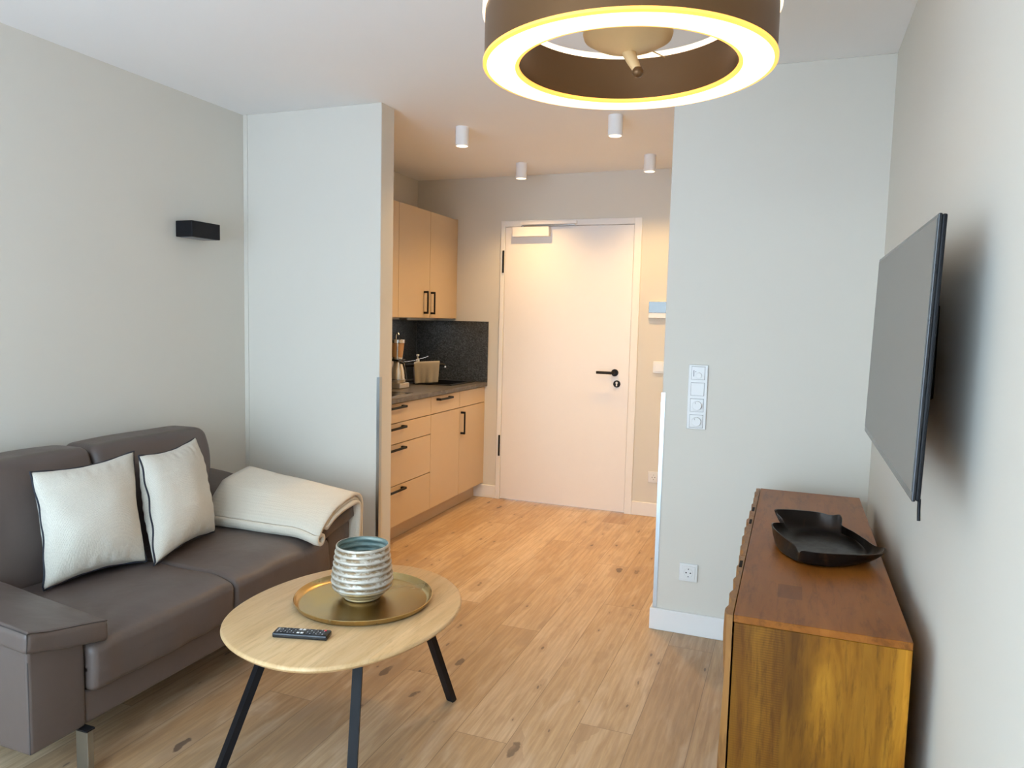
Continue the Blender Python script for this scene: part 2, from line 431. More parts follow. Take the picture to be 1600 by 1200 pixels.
# ------------------------------------------------------------------ room dimensions
H=2.508; XL,XR=-2.913,.321; X1,X2=-2.032,-.548; Y1,Y2,Y3=3.368,3.359,5.349; XK=-2.886; YF=-1.0
struct(MB().box(-3.1,.5,-1.2,5.55,-.1,0).build('floor',FLOOR),'oak plank floor')
struct(MB().box(-3.1,.5,-1.2,5.55,H,H+.1).build('ceiling',CEIL),'white ceiling')
struct(MB().box(-3.06,XL,-1.15,Y1,0,H).build('wall_left',WALL),'pale greige wall behind the sofa')
struct(MB().box(-3.06,XK,Y1,5.5,0,H).build('wall_kitchen',WALL),'greige wall behind the kitchen units')
struct(MB().box(XR,.47,-1.15,Y2,0,H).build('wall_right',WALL),'greige wall behind the television')
struct(MB().box(XK,X1,Y1,3.498,0,H,.003,1).build('wall_partition',WALL),'greige partition between sofa and kitchen')
struct(MB().box(X2,.47,Y2,5.5,0,H,.003,1).build('wall_corner',WALL),'greige wall block with the switches')
DX0,DX1,DZ=-2.125,-1.112,2.130
struct(MB().box(XK,DX0,Y3,5.5,0,H).box(DX1,X2,Y3,5.5,0,H).box(DX0,DX1,Y3,5.5,DZ,H).build('wall_back',WALL),'greige wall around the entrance door')
# window wall behind the viewer
WX0,WX1,WZ0,WZ1=-2.80,-.18,.05,2.40
struct(MB().box(-3.06,WX0,-1.15,YF,0,H).box(WX1,.47,-1.15,YF,0,H).box(WX0,WX1,-1.15,YF,WZ1,H).box(WX0,WX1,-1.15,YF,0,WZ0).build('wall_front',WALL),'greige wall around the balcony window')
wn=bpy.data.objects.new('window_1',None); COL.objects.link(wn); wn.location=((WX0+WX1)/2,-1.08,WZ0); struct(wn,'white balcony window')
fr=MB()
for a in (WX0,(WX0+WX1)/2-.04,WX1-.08): fr.box(a,a+.08,-1.12,-1.04,WZ0,WZ1,.004,1)
for z in (WZ0,WZ1-.08): fr.box(WX0+.08,(WX0+WX1)/2-.04,-1.12,-1.04,z,z+.08).box((WX0+WX1)/2+.04,WX1-.08,-1.12,-1.04,z,z+.08)
fr.build('window_frame',WHITE,wn)
MB().box(WX0+.08,(WX0+WX1)/2-.04,-1.083,-1.077,WZ0+.08,WZ1-.08).build('pane',PANE,wn)
MB().box((WX0+WX1)/2+.04,WX1-.08,-1.083,-1.077,WZ0+.08,WZ1-.08).build('pane',PANE,wn)
# baseboards
T=.015
def base(name,boxes):
    b=MB()
    for q in boxes: b.box(*q,0,.101,.003,1)
    return struct(b.build(name,WHITE),'white baseboard')
base('baseboard_left',[(XL,XL+T,YF,Y1-T)])
base('baseboard_right',[(XR-T,XR,YF,Y2-T)])
base('baseboard_partition',[(XL+T,X1,Y1-T,Y1)])
base('baseboard_corner',[(X2-T,XR,Y2-T,Y2),(X2-T,X2,Y2,Y3-T)])
base('baseboard_back',[(-2.44,-2.154,Y3-T,Y3),(-1.064,X2-T,Y3-T,Y3)])
# metal corner guards
struct(MB().box(X2-.0035,X2+.014,Y2-.0035,Y2,.102,1.105).box(X2-.0035,X2,Y2,Y2+.02,.102,1.105).build('trim_1',ALU),'aluminium corner guard on the wall block')
struct(MB().box(X1-.014,X1+.0035,Y1-.0035,Y1,.0,1.10).box(X1,X1+.0035,Y1,Y1+.02,.0,1.10).build('trim_2',ALU),'aluminium corner guard on the partition edge')

# ------------------------------------------------------------------ entrance door
door=bpy.data.objects.new('door_1',None); COL.objects.link(door); door.location=(-1.62,Y3,0); struct(door,'white entrance door with black handle')
yd=Y3-.008
MB().box(-2.1165,-1.1205,yd,Y3+.045,.006,2.1225,.002,1).build('door_leaf',DOORW,door)
fz=Y3-.016
MB().box(-2.153,-2.1195,fz,Y3+.1,0,2.17,.002,1).box(-1.1175,-1.064,fz,Y3+.1,0,2.17,.002,1).box(-2.1195,-1.1175,fz,Y3+.1,2.1255,2.17,.002,1).build('door_frame',WHITE,door)
for z0,z1 in ((1.775,1.945),(.348,.512)):
    MB().cyl((-2.127,fz-.006,z0),.0075,z1-z0,'z',16,bev=.001).build('hinge',BLACK,door,40)
hx,hz=-1.225,1.046
h=MB().cyl((hx,yd-.012,hz),.0265,.012,'y',40,bev=.002).build('door_handle',BLACK,door,40)
MB().tube([(hx,yd-.012,hz),(hx,yd-.046,hz),(hx-.006,yd-.052,hz),(hx-.016,yd-.055,hz),(hx-.127,yd-.055,hz)],.0105,16).build('lever',BLACK,h,50)
e=MB().cyl((-1.207,yd-.010,.964),.0265,.010,'y',40,bev=.002).build('lock_rosette',BLACK,door,40)
MB().cyl((-1.207,yd-.0125,.972),.0085,.0025,'y',20).box(-1.2115,-1.2025,yd-.0125,yd-.010,.948,.970).build('lock_cylinder',PLASTIC,e)
cl=MB().box(-2.045,-1.752,yd-.052,yd,2.045,2.117,.004,2).build('door_closer',DOORW,door)
MB().box(-1.985,-1.545,fz-.022,fz,2.134,2.158,.002,1).build('closer_rail',DOORW,door)
MB().bar((-1.965,yd-.036,2.122),(-1.56,fz-.011,2.129),.016,.006).cyl((-1.965,yd-.036,2.112),.011,.014,'z',16).build('closer_arm',CHROME,door)

# ------------------------------------------------------------------ wall electrics
def socket(name,label,x0,z0,y,grp='wall sockets'):
    s=.083; t=thing(name,label,'socket',(x0+s/2,y,z0+s/2))
    MB().box(x0,x0+s,y-.010,y,z0,z0+s,.003,2).build('frame',PLASTIC,t)
    c=(x0+s/2,y-.0125,z0+s/2)
    MB().box(x0+.011,x0+s-.011,y-.0125,y-.010,z0+.011,z0+s-.011,.001,1).build('insert',PLASTIC,t)
    w=MB().lathe(c,[(.0215,0),(.0205,-.0012),(.0195,0),(.019,.0018),(0,.0018)],36,'y').build('socket_well',GREYTXT if False else PLASTIC,t,40)
    MB().cyl((c[0]-.0095,c[1]-.0003,c[2]),.0032,.002,'y',14).cyl((c[0]+.0095,c[1]-.0003,c[2]),.0032,.002,'y',14).box(c[0]-.002,c[0]+.002,c[1]-.0006,c[1]+.001,c[2]+.015,c[2]+.0205).box(c[0]-.002,c[0]+.002,c[1]-.0006,c[1]+.001,c[2]-.0205,c[2]-.015).build('contact_holes',HOLE,t)
    return t
socket('wall_socket','white wall socket low on the wall beside the wooden sideboard',-.4365,.248,Y2)
socket('wall_socket','white wall socket low on the wall right of the entrance door',-.951,.2525,Y3)
t=thing('light_switch','square white light switch beside the entrance door, above the socket','light switch',(-.903,Y3,1.10))
MB().box(-.946,-.862,Y3-.010,Y3,1.057,1.143,.003,2).build('frame',PLASTIC,t)
MB().box(-.933,-.875,Y3-.0135,Y3-.010,1.070,1.130,.0015,1).build('rocker',PLASTIC,t)
t=thing('intercom','white door intercom with dark glass screen right of the entrance door','intercom',(-.91,Y3,1.51))
MB().box(-.993,-.825,Y3-.022,Y3+.0005,1.452,1.573,.004,2).build('housing',PLASTIC,t)
MB().box(-.991,-.827,Y3-.0245,Y3-.022,1.492,1.571,.001,1).build('screen',GLASSB,t)
# four-gang panel on the wall block
t=thing('switch_panel','white upright four gang panel with thermostat and two round dimmers','switch panel',(-.392,Y2,1.095))
px0,px1,pz0,pz1=-.4335,-.3495,.9495,1.2385
MB().box(px0,px1,Y2-.010,Y2,pz0,pz1,.003,2).build('frame',PLASTIC,t)
for q in range(4):
    z=pz0+.0365+q*.072; MB().box((px0+px1)/2-.0297,(px0+px1)/2+.0297,Y2-.0104,Y2-.0095,z-.0297,z+.0297).build('shadow_gap',GREYTXT,t)
cx=(px0+px1)/2; gz=[pz0+.0365+i*.072 for i in range(4)]
for i,z in enumerate(gz):
    nm=['dimmer','dimmer','rocker','thermostat'][i]
    p=MB().box(cx-.0285,cx+.0285,Y2-.0135,Y2-.010,z-.0285,z+.0285,.0015,1).build(nm,PLASTIC,t)
    if i<2:
        d=MB().cyl((cx+.002,Y2-.0255,z-.001),.0205,.012,'y',40,bev=.0015).build('dial',PLASTIC,p,40)
    if i==3:
        MB().cyl((cx+.004,Y2-.0215,z-.010),.0125,.008,'y',32,bev=.001).build('dial',PLASTIC,p,40)
        MB().box(cx-.021,cx-.017,Y2-.0138,Y2-.0135,z-.016,z+.012).box(cx-.013,cx-.009,Y2-.0138,Y2-.0135,z+.004,z+.008).build('scale_marks',GREYTXT,p)
for z in gz[:2]:
    p=[o for o in t.children if o.name.startswith('dimmer')][0 if z==gz[0] else 1]
    MB().box(cx-.0065,cx-.0045,Y2-.0262,Y2-.0255,z+.007,z+.0145).build('pointer',GREYTXT,p)

# ------------------------------------------------------------------ ceiling spots
spots=[(-1.842,3.935,'nearest the partition corner'),(-.948,3.935,'just behind the ring lamp'),(-.944,4.905,'by the entrance door, over its right side'),(-1.847,4.93,'directly above the door closer')]
first=None
for (x,y,w) in spots:
    lb='small white cylinder ceiling spot '+w
    if first is None:
        first=t=thing('ceiling_spot',lb,'ceiling light',(x,y,H),'ceiling spots in the hallway')
        MB().lathe((x,y,H),[(0,0),(.039,0),(.039,-.104),(.0375,-.1055),(.034,-.1055),(.031,-.086),(0,-.086)],40).build('housing',WHITE,t,40)
        MB().cyl((x,y,H-.0915),.022,.0055,'z',32).build('lens',LENS,t)
    else:
        t=copy_tree(first); t.location=(x,y,H); t['label']=lb

# ------------------------------------------------------------------ ring pendant lamp
LX,LY,LZ=-.396,1.733,2.0
t=thing('pendant_lamp','large bronze ring lamp with glowing white underside, hanging from the ceiling','pendant lamp',(LX,LY,LZ))
RO,RI=.329,.252; Lc=(LX,LY,LZ)
MB().lathe(Lc,[(RO,.006),(RO,.116),(RI,.110),(RI,.006)],128,closed=True).build('drum',BRONZE_L,t,40)
MB().lathe(Lc,[(RO-.006,.0),(RI+.006,.0),(RI+.006,.006),(RO-.006,.006)],128,closed=True).build('diffuser',RING_L,t,40)
MB().lathe(Lc,[(RO+.003,.002),(RO-.006,.0),(RO-.006,.006),(RO+.003,.008)],128,closed=True).lathe(Lc,[(RI-.003,.002),(RI-.003,.008),(RI+.006,.006),(RI+.006,.0)],128,closed=True).build('bloom_rim',RING_BLOOM,t,40)  # glowing edges added as the lamp's warm bloom
MB().lathe(Lc,[(RO+.006,.116),(RO+.006,.132),(RI,.124),(RI,.110)],128,closed=True).build('upper_diffuser',RING_L,t,40)
hub=MB().lathe(Lc,[(0,.085),(.098,.085),(.103,.080),(.100,.070),(.075,.056),(.040,.046),(.022,.038),(0,.036)],48).build('hub',HUBM,t,50)
MB().tube([(LX+.004,LY,LZ+.040),(LX+.014,LY-.006,LZ+.018),(LX+.026,LY-.010,LZ-.004)],[.016,.013,.010],16).build('stem',HUBM,hub,60)
MB().lathe((LX+.029,LY-.011,LZ-.010),[(0,-.013),(.008,-.011),(.013,-.004),(.0135,.002),(.010,.009),(0,.012)],20).build('knob',BRONZE_L,hub,60)
for k in range(3):
    a=2*PI*k/3+1.4
    MB().tube([(LX+.095*math.cos(a),LY+.095*math.sin(a),LZ+.083),(LX+RI*math.cos(a),LY+RI*math.sin(a),LZ+.106)],.0016,8).build('spoke',HUBM,t)
MB().tube([(LX,LY,LZ+.083),(LX,LY,H-.03)],.004,10).build('cable',BLACK,t)
MB().lathe((LX,LY,H-.032),[(0,0),(.052,0),(.06,.01),(.06,.032),(0,.032)],40).build('canopy',BRONZE_L,t,50)

# ------------------------------------------------------------------ wall lamp
t=thing('wall_lamp','black rectangular wall lamp high on the wall above the sofa','wall lamp',(XL,2.97,1.83))
MB().box(-2.906,-2.80,2.872,3.062,1.790,1.869,.003,2).build('housing',BLACK,t)
MB().box(XL,-2.906,2.90,3.03,1.80,1.86).build('mounting_plate',BLACK,t)
for z in (1.7885,1.8685): MB().box(-2.885,-2.82,2.89,3.045,z,z+.002).build('lens',GREYTXT,t)

# ------------------------------------------------------------------ television
t=thing('tv','flat black television mounted on the right wall above the sideboard','television',(XR,1.98,1.36))
ya,yb,za,zb=1.497,2.478,1.106,1.625
def lean(p): return (p[0]+.005*(p[2]-1.36)/.26, p[1], p[2])
MB().box(.2195,.2262,ya,yb,za,zb,.002,2,f=lean).build('panel',BLACKG,t)
MB().box(.2185,.2205,ya+.008,yb-.008,za+.017,zb-.008,f=lean).build('screen',SCREEN,t)
MB().box(.2262,.2345,ya+.001,yb-.001,za+.001,zb-.001,.003,2,f=lean).build('rear_shell',BLACK,t)
MB().box(.2195,.2335,1.615,1.655,za-.0055,za+.001,.002,1).build('sensor',BLACKG,t)
MB().box(.2345,XR,2.02,2.30,1.25,1.48,.004,1).build('wall_bracket',BLACK,t)
MB().tube([(.229,ya+.012,za+.004),(.2292,ya+.011,za-.016),(.230,ya+.009,za-.036)],.0030,8).build('release_strap',BLACK,t)

# ------------------------------------------------------------------ sideboard
sx0,sx1,sy0,sy1,sz=-.096,.269,1.711,3.124,.7595
t=thing('sideboard','wooden sideboard with orange brown top and golden lit side under the television','sideboard',((sx0+sx1)/2,(sy0+sy1)/2,0))
MB().box(sx0,sx1,sy0,sy1,sz-.017,sz,.0012,1).build('top',MANGO_T,t)
sd=MB().box(sx0+.002,sx1,sy0+.002,sy0+.022,.10,sz-.018,.001,1).box(sx0+.002,sx1,sy1-.022,sy1-.002,.10,sz-.018).box(sx1-.012,sx1,sy0+.022,sy1-.022,.10,sz-.018).box(sx0+.002,sx1-.012,sy0+.022,sy1-.022,.10,.12).build('body',MANGO_S,t)
edges=[sy0-.002,2.178,2.655,sy1]
for k in range(3):
    a,b=edges[k]+.0015,edges[k+1]-.0015
    z0,z1=.105,sz-.001
    ny=[2.098,2.575,2.755][k]
    hand=(ny-.030,ny+.030)
    m=MB(); ys=[a+(b-a)*i/60 for i in range(61)]
    zs=[z0+(z1-z0)*j/40 for j in range(41)]
    xb=sx0-.002
    def xf(y,z,k=k): # carved wavy face
        return xb-.015-.0050*math.sin(y*58+2.2*math.sin(z*9+k))-.0025*math.sin(z*21+1.3*math.sin(y*7))-.0015*noise.noise(Vector((y*9,z*9,k)))
    g=[[m.bm.verts.new((xf(y,z),y,z)) for z in zs] for y in ys]
    gb=[[m.bm.verts.new((xb,y,z)) for z in (z0,z1)] for y in ys]
    for i in range(60):
        for j in range(40): m.bm.faces.new((g[i][j],g[i+1][j],g[i+1][j+1],g[i][j+1]))
        m.bm.faces.new((gb[i][0],gb[i][1],gb[i+1][1],gb[i+1][0]))
        m.bm.faces.new((g[i][0],gb[i][0],gb[i+1][0],g[i+1][0]))
        m.bm.faces.new((g[i][40],g[i+1][40],gb[i+1][1],gb[i][1]))
    m.bm.faces.new([g[0][j] for j in range(41)]+[gb[0][1],gb[0][0]]); m.bm.faces.new([g[60][j] for j in range(40,-1,-1)]+[gb[60][0],gb[60][1]])
    d=m.build('door',MANGO_D,t,35)
    MB().box(xb-.0125,xb-.0035,hand[0],hand[1],sz-.03,sz-.0002,.001,1).build('finger_pull',HOLE,d)
for x in (sx0+.03,sx1-.05):
    for y in (sy0+.05,sy1-.05):
        MB().box(x-.016,x+.016,y-.016,y+.016,0,.10,.002,1).build('leg',BLACK,t)

# bowl on the sideboard
rim=[(-.032,2.521,.819),(-.010,2.545,.820),(.047,2.562,.819),(.105,2.574,.816),(.140,2.563,.813),(.166,2.566,.817),(.174,2.552,.806),(.172,2.52,.795),(.203,2.454,.794),(.227,2.374,.797),(.249,2.284,.803),(.268,2.243,.812),(.258,2.214,.804),(.209,2.186,.801),(.143,2.160,.802),(.086,2.138,.805),(.050,2.146,.803),(.042,2.175,.786),(.029,2.204,.800),(-.003,2.266,.805),(-.030,2.330,.810),(-.036,2.378,.811),(-.026,2.43,.802),(-.006,2.48,.791),(-.008,2.505,.797)]
R0=spline(rim,4); cen=Vector((.105,2.345,0))
t=thing('decorative_bowl','dark bronze leaf shaped bowl with folded rim on top of the sideboard','bowl',(.105,2.345,sz))
def fold(k,z,h):
    """loop between a smooth foot oval (k=0) and the wavy rim (k=1)"""
    o=[]
    for p in R0:
        a=math.atan2((p.y-cen.y)/.205,(p.x-cen.x)/.135); foot=cen+Vector((.126*math.cos(a)+.012*math.sin(a),.195*math.sin(a),0))
        q=foot.lerp(Vector((p.x,p.y,0)),k); q.z=z+(p.z-z)*h; o.append(q)
    return o
zb=sz+.0006
foot=fold(0,zb,0)
shrink=lambda L,f,dz: [Vector((cen.x+(q.x-cen.x)*f,cen.y+(q.y-cen.y)*f,q.z+dz)) for q in L]
outer=[shrink(foot,.80,0),shrink(foot,.95,.002)]+[fold(k,zb,h) for k,h in ((.25,.14),(.50,.32),(.72,.55),(.90,.80),(.985,.96))]
outer[2]=[q+Vector((0,0,.001)) for q in outer[2]]
rimL=[Vector(p) for p in R0]
inner=[[Vector((cen.x+(q.x-cen.x)*.972,cen.y+(q.y-cen.y)*.982,max(q.z+.0022,sz+.004))) for q in L] for L in reversed(outer)]
MB().loops(outer+[rimL]+inner).build('bowl_shell',BRONZE,t,50)

# ------------------------------------------------------------------ sofa
SX=-1.95
sofa=thing('sofa','dark taupe leather two seat sofa with metal legs against the left wall','sofa',(-2.4,2.2,0))
def arm(y0,y1,inner):
    s=1 if inner>0 else -1; yo=y0 if inner>0 else y1
    def zt(x,y): return .5225-.225*abs(y-yo)+.11*(SX-x)
    def fb(p):
        w=max(0,min(1,(p[2]-.30)/.14)); return (p[0],p[1],p[2]+w*(zt(p[0],p[1])-.055-.44))
    a=MB().soft(-2.86,SX,y0,y1,.155,.44,.012,(.006,.004,0),8,fb).build('armrest',LEATHER,sofa,60)
    # seam on the front outer edge
    pts=[(SX-.004,yo+s*.004,.16+i*.03) for i in range(10)]
    MB().tube(pts,.0022,6).build('seam',SEAM,a)
    pin=(y0-.012,y1+.07) if inner>0 else (y0-.07,y1+.012)
    def fp(p): return (p[0]+.012*noise.noise(Vector((p[0]*3,p[1]*6,p[2]*9))),p[1],p[2]+zt(p[0],p[1])-.5+.004*noise.noise(Vector(p)*9))
    pad=MB().soft(-2.80,SX+.018,pin[0],pin[1],.435,.5,.016,(.006,.004,.010),12,fp).build('arm_pad',LEATHER,sofa,60)
    xe=SX+.014; tp=lambda x,y: fp((x,y,.4975))
    ye=pin[0]+.004 if inner>0 else pin[1]-.004
    n=24
    MB().tube([tp(xe,pin[0]+.006+(pin[1]-pin[0]-.012)*i/n) for i in range(n+1)],.0015,6).tube([tp(xe-.75*i/n,ye) for i in range(n+1)],.0015,6).tube([fp((xe,ye,.4975-.055*i/6)) for i in range(7)],.0015,6).build('seam',SEAM,pad)
    return a
arm(1.372,1.552,1); arm(2.792,2.968,-1)
MB().soft(-2.86,SX-.006,1.552,2.792,.155,.262,.012,(0,0,0),8).build('base_rail',LEATHER,sofa,60)
MB().soft(-2.885,-2.73,1.555,2.79,.262,.64,.03,(0,0,0),8,lambda p:(p[0]-.05*(p[2]-.26),p[1],p[2])).build('back_frame',LEATHER,sofa,60)
for (a,b) in ((1.556,2.171),(2.173,2.788)):
    def fs(p,a=a,b=b):
        x,y,z=p
        fr=max(0,(x+2.05)/.12)
        z2=z+.006*noise.noise(Vector((x*5,y*5,1)))
        if z>.34: z2-=.028*min(1,fr)**2
        return (x+ (.010*noise.noise(Vector((y*11,z*5,2))) if x>-2.0 else 0),y,z2)
    c=MB().soft(-2.60,SX+.022,a,b,.255,.425,.022,(.004,.0,.008),18,fs).build('seat_cushion',LEATHER,sofa,60)
for i,(a,b) in enumerate(((1.625,2.171),(2.175,2.720))):
    def fk(p,a=a,b=b,i=i):
        x,y,z=p; tz=(z-.42)
        x-=.36*tz
        k=max(0,(z-.62)/.25)
        u=(y-a)/(b-a)
        fl=max(0,min(1,(z-.50)/.30)); fl=fl*fl*(3-2*fl)
        if i==1: y+=.085*fl*max(0,u)
        else: y-=.085*fl*max(0,1-u)
        z+=.008*math.sin(u*PI)+.006*noise.noise(Vector((x*4,y*4,z*4)))
        x+=.012*noise.noise(Vector((y*4,z*4,3+i)))
        return (x,y,z)
    MB().soft(-2.70,-2.50,a,b,.40,.855,.036,(.020,.0,.004),16,fk).build('back_cushion',LEATHER,sofa,60)
for y in (1.530,2.795):
    for x in (SX+.002,-2.80):
        l=MB().box(x-.024,x+.024,y,y+.022,.004,.150,.0015,1).build('leg',LEGM,sofa)
        MB().box(x-.020,x+.026,y-.004,y+.026,.1495,.156,.001,1).build('leg_bracket',BLACK,l)
        MB().box(x-.024,x+.024,y,y+.022,0,.004).build('floor_glide',BLACK,l)

# scatter cushions
def cushion(label,BL,BR,TR,TL,th,seed):
    c=[Vector(q) for q in (BL,BR,TR,TL)]; ctr=sum(c,Vector())/4
    nrm=((c[1]-c[0]).cross(c[3]-c[0])).normalized()
    t=thing('scatter_cushion',label,'cushion',tuple(ctr),'scatter cushions on the sofa')
    def P(u,v,s):
        # edges curve inwards between the corner ears
        pu=u+.050*(1-2*u)*math.sin(PI*v)*2*.5; pv=v+.050*(1-2*v)*math.sin(PI*u)*2*.5
        p=(c[0]*(1-pu)+c[1]*pu)*(1-pv)+(c[3]*(1-pu)+c[2]*pu)*pv
        e=max(0,math.sin(PI*u)*math.sin(PI*v)); b=e**.42*th/2
        edge=min(u,v,1-u,1-v); fall=math.exp(-edge*9)
        wr=.016*noise.noise(Vector((u*8,v*4.0,seed+s)))*fall*(e**.2)+.016*noise.noise(Vector((u*3,v*3,seed*2+s)))*e
        pk=.0035*math.sin((u if (v<.12 or v>.88) else v)*60+seed)*fall*min(1,e*4)
        return p+nrm*(s*(b)+wr+pk)
    m=MB(); m.grid(lambda u,v:P(u,v,1),48,48); m.grid(lambda u,v:P(1-u,v,-1),48,48)
    bmesh.ops.remove_doubles(m.bm,verts=m.bm.verts[:],dist=1e-5)
    m.build('cover',CREAM,t,180)
    pts=[]
    for (f,g) in ((lambda s:(s,0)),0),((lambda s:(1,s)),0),((lambda s:(1-s,1)),0),((lambda s:(0,1-s)),0):
        for i in range(40):
            u,v=f(i/40); pts.append(P(u,v,0)+nrm*.003*math.sin(i*.55+seed))
    MB().tube(pts,.0037,8,closed=True).build('piping',PIPING,t,180)
    return t
cushion('cream square cushion with dark piping nearest the near armrest',(-2.395,1.752,.440),(-2.325,2.125,.440),(-2.545,2.272,.835),(-2.545,1.825,.830),.185,1.3)
cushion('cream square cushion with dark piping turned towards the folded throw',(-2.262,2.105,.440),(-2.375,2.545,.442),(-2.585,2.652,.835),(-2.485,2.245,.826),.195,5.1)

# folded throw over the far armrest: one long cloth, folded three times
prof0=[(2.974,.34),(2.977,.44),(2.974,.512),(2.954,.535),(2.90,.532),(2.82,.516),(2.745,.494),(2.705,.474),(2.690,.452)]
def layer(off):
    P=spline([Vector((y,z,0)) for y,z in prof0],5,False); out=[]
    for i,p in enumerate(P):
        a=P[max(0,i-1)]; b=P[min(len(P)-1,i+1)]; d=(b-a).normalized(); n=Vector((d.y,-d.x,0))
        n=-n if n.y<0 and n.x<0 else n
        out.append(p+Vector((d.y,-d.x,0))*off)
    return out
L1,L2,L3=layer(.008),layer(.027),layer(.046)
path=[]
path+=L1[:-7]
path+=list(reversed(L2[:-7]))
path+=[Vector((L2[0].x+.004,.330,0)),Vector((L2[0].x+.014,.330,0))]
path+=L3[:-1]
e=L3[-1]; rc0=Vector((2.668,.462,0))
for q in range(13):
    a=math.radians(165+q*30); r=.030-.0016*q
    path.append(Vector((rc0.x+r*math.cos(a),max(.4325,rc0.y+r*math.sin(a)),0)))
P=spline(path,2,False)
m=MB(); nx=22; rows=[]
x0,x1=-2.52,-1.905
th=.0068
nrm=[]
for i in range(len(P)):
    d=(P[min(i+1,len(P)-1)]-P[max(i-1,0)]).normalized(); nrm.append(Vector((d.y,-d.x,0)))
def bl_pt(i,k,s):
    f=k/nx; p=P[i]+nrm[i]*s*th
    x=x0+(x1-x0)*f
    y,z=p.x,p.y
    arc=i/len(P)
    rise=.11*(SX-x)
    w=max(0,min(1,(y-2.675)/.09)); z+=rise*w-(1-w)*.024*min(1,max(0,(x+2.05)/.12))**2
    # the roll sits further in at the back and the cloth wrinkles a little
    y-= .010*(1-f)
    x+=.012*math.sin(arc*9)+.05*(1-f)*max(0,(2.95-y)/.3)*-.35
    z+=.005*noise.noise(Vector((x*6,y*9,arc*4)))*(1 if z>.5 else .3)
    y+=.004*noise.noise(Vector((x*7,z*9,arc*4+7)))
    return Vector((x,y,z))
loopsv=[]
for i in range(len(P)):
    loopsv.append(([m.bm.verts.new(bl_pt(i,k,1)) for k in range(nx+1)],[m.bm.verts.new(bl_pt(i,k,-1)) for k in range(nx+1)]))
for (A,B),(C,D) in zip(loopsv,loopsv[1:]):
    for k in range(nx):
        m.bm.faces.new((A[k],A[k+1],C[k+1],C[k])); m.bm.faces.new((B[k+1],B[k],D[k],D[k+1]))
    m.bm.faces.new((A[0],C[0],D[0],B[0])); m.bm.faces.new((A[nx],B[nx],D[nx],C[nx]))
for (A,B) in (loopsv[0],loopsv[-1]):
    for k in range(nx): m.bm.faces.new((A[k],B[k],B[k+1],A[k+1]))
tag(m.build('folded_throw',THROW,None,180),'cream folded throw blanket draped over the far sofa armrest','blanket')

# ------------------------------------------------------------------ coffee table
TZ=.42
out=[(-1.659,1.771),(-1.712,1.857),(-1.750,1.977),(-1.760,2.14),(-1.728,2.305),(-1.650,2.461),(-1.526,2.570),(-1.381,2.598),(-1.222,2.540),(-1.105,2.433),(-1.040,2.317),(-1.010,2.177),(-1.014,2.047),(-1.045,1.92),(-1.093,1.815),(-1.151,1.737),(-1.22,1.681),(-1.309,1.654),(-1.412,1.656),(-1.537,1.692)]
for _ in range(2):
    out=[tuple(.25*out[i-1][k]+.5*out[i][k]+.25*out[(i+1)%len(out)][k] for k in (0,1)) for i in range(len(out))]
tc=Vector((-1.38,2.12,0))
out=[(tc.x+(x-tc.x)*1.02,tc.y+(y-tc.y)*1.02) for x,y in out]
O=spline([Vector((x,y,0)) for x,y in out],6)
def ring(ins,z):
    r=[]
    for p in O:
        d=(p-tc); r.append(Vector((tc.x+d.x*(1-ins/d.length),tc.y+d.y*(1-ins/d.length),z)))
    return r
table=thing('coffee_table','pebble shaped light oak coffee table with black splayed legs','coffee table',(-1.38,2.12,0))
MB().loops([ring(.030,TZ-.030),ring(.010,TZ-.021),ring(.002,TZ-.014),ring(0,TZ-.010),ring(.001,TZ-.005),ring(.004,TZ-.0015),ring(.008,TZ)]).build('tabletop',TABLEW,table,35)
for (fx,fy,ax,ay) in ((-1.121,2.392,-1.165,2.235),(-1.570,1.672,-1.49,1.815),(-1.172,1.800,-1.230,1.93)):
    d=(Vector((ax,ay,0))-Vector((fx,fy,0))).normalized()
    l=MB().bar((fx,fy,0),(ax,ay,TZ-.036),.030,.022,up=(d.x,d.y,.0)).build('leg',BLACK,table)
    MB().box(ax-.04,ax+.04,ay-.04,ay+.04,TZ-.036,TZ-.030).build('mounting_plate',BLACK,l)
    MB().cyl((ax+d.x*.05-.02,ay+d.y*.05,TZ-.046),.007,.016,'z',12).build('bolt',BLACK,l)

tx,ty=-1.370,2.180
t=tag(MB().lathe((tx,ty,TZ),[(0,0),(.222,0),(.232,.004),(.238,.016),(.2405,.022),(.2385,.0235),(.2345,.018),(.228,.0065),(.218,.003),(0,.003)],96).build('round_tray',BRASS,None,50),'round antique brass tray on the coffee table','tray')
vx,vy,vz=-1.390,2.200,TZ+.003
t=thing('vase','wide silver ribbed vase with worn glaze on the brass tray','vase',(vx,vy,vz))
prof=[(0,0),(.058,0),(.064,.002),(.066,.006),(.0645,.009)]
def vr(z): # belly low, tapering to the rim
    k=[(0.009,.066),(.022,.084),(.040,.102),(.058,.1075),(.080,.1065),(.11,.103),(.15,.0975),(.192,.0915)]
    for (a,b),(c,d) in zip(k,k[1:]):
        if a<=z<=c:
            f=(z-a)/(c-a); f=f*f*(3-2*f) if z<.05 else f; return b+(d-b)*f
    return k[-1][1]
zz=[.009+.183*i/110 for i in range(1,111)]
prof+=[(vr(z)+(.0022*math.sin(2*PI*z/.0205) if z>.045 else 0)*(1 if z<.186 else .3),z) for z in zz]
prof+=[(.0905,.1935)]
MB().lathe((vx,vy,vz),prof+[(.0885,.193)],96).build('vase_body',MERC,t,60)
MB().lathe((vx,vy,vz),[(.0885,.193)]+[(vr(z)-.004+.0016*math.sin(2*PI*z/.0205),z) for z in reversed(zz[8:])]+[(.06,.014),(0,.012)],96).build('vase_interior',GLAZE,t,60)

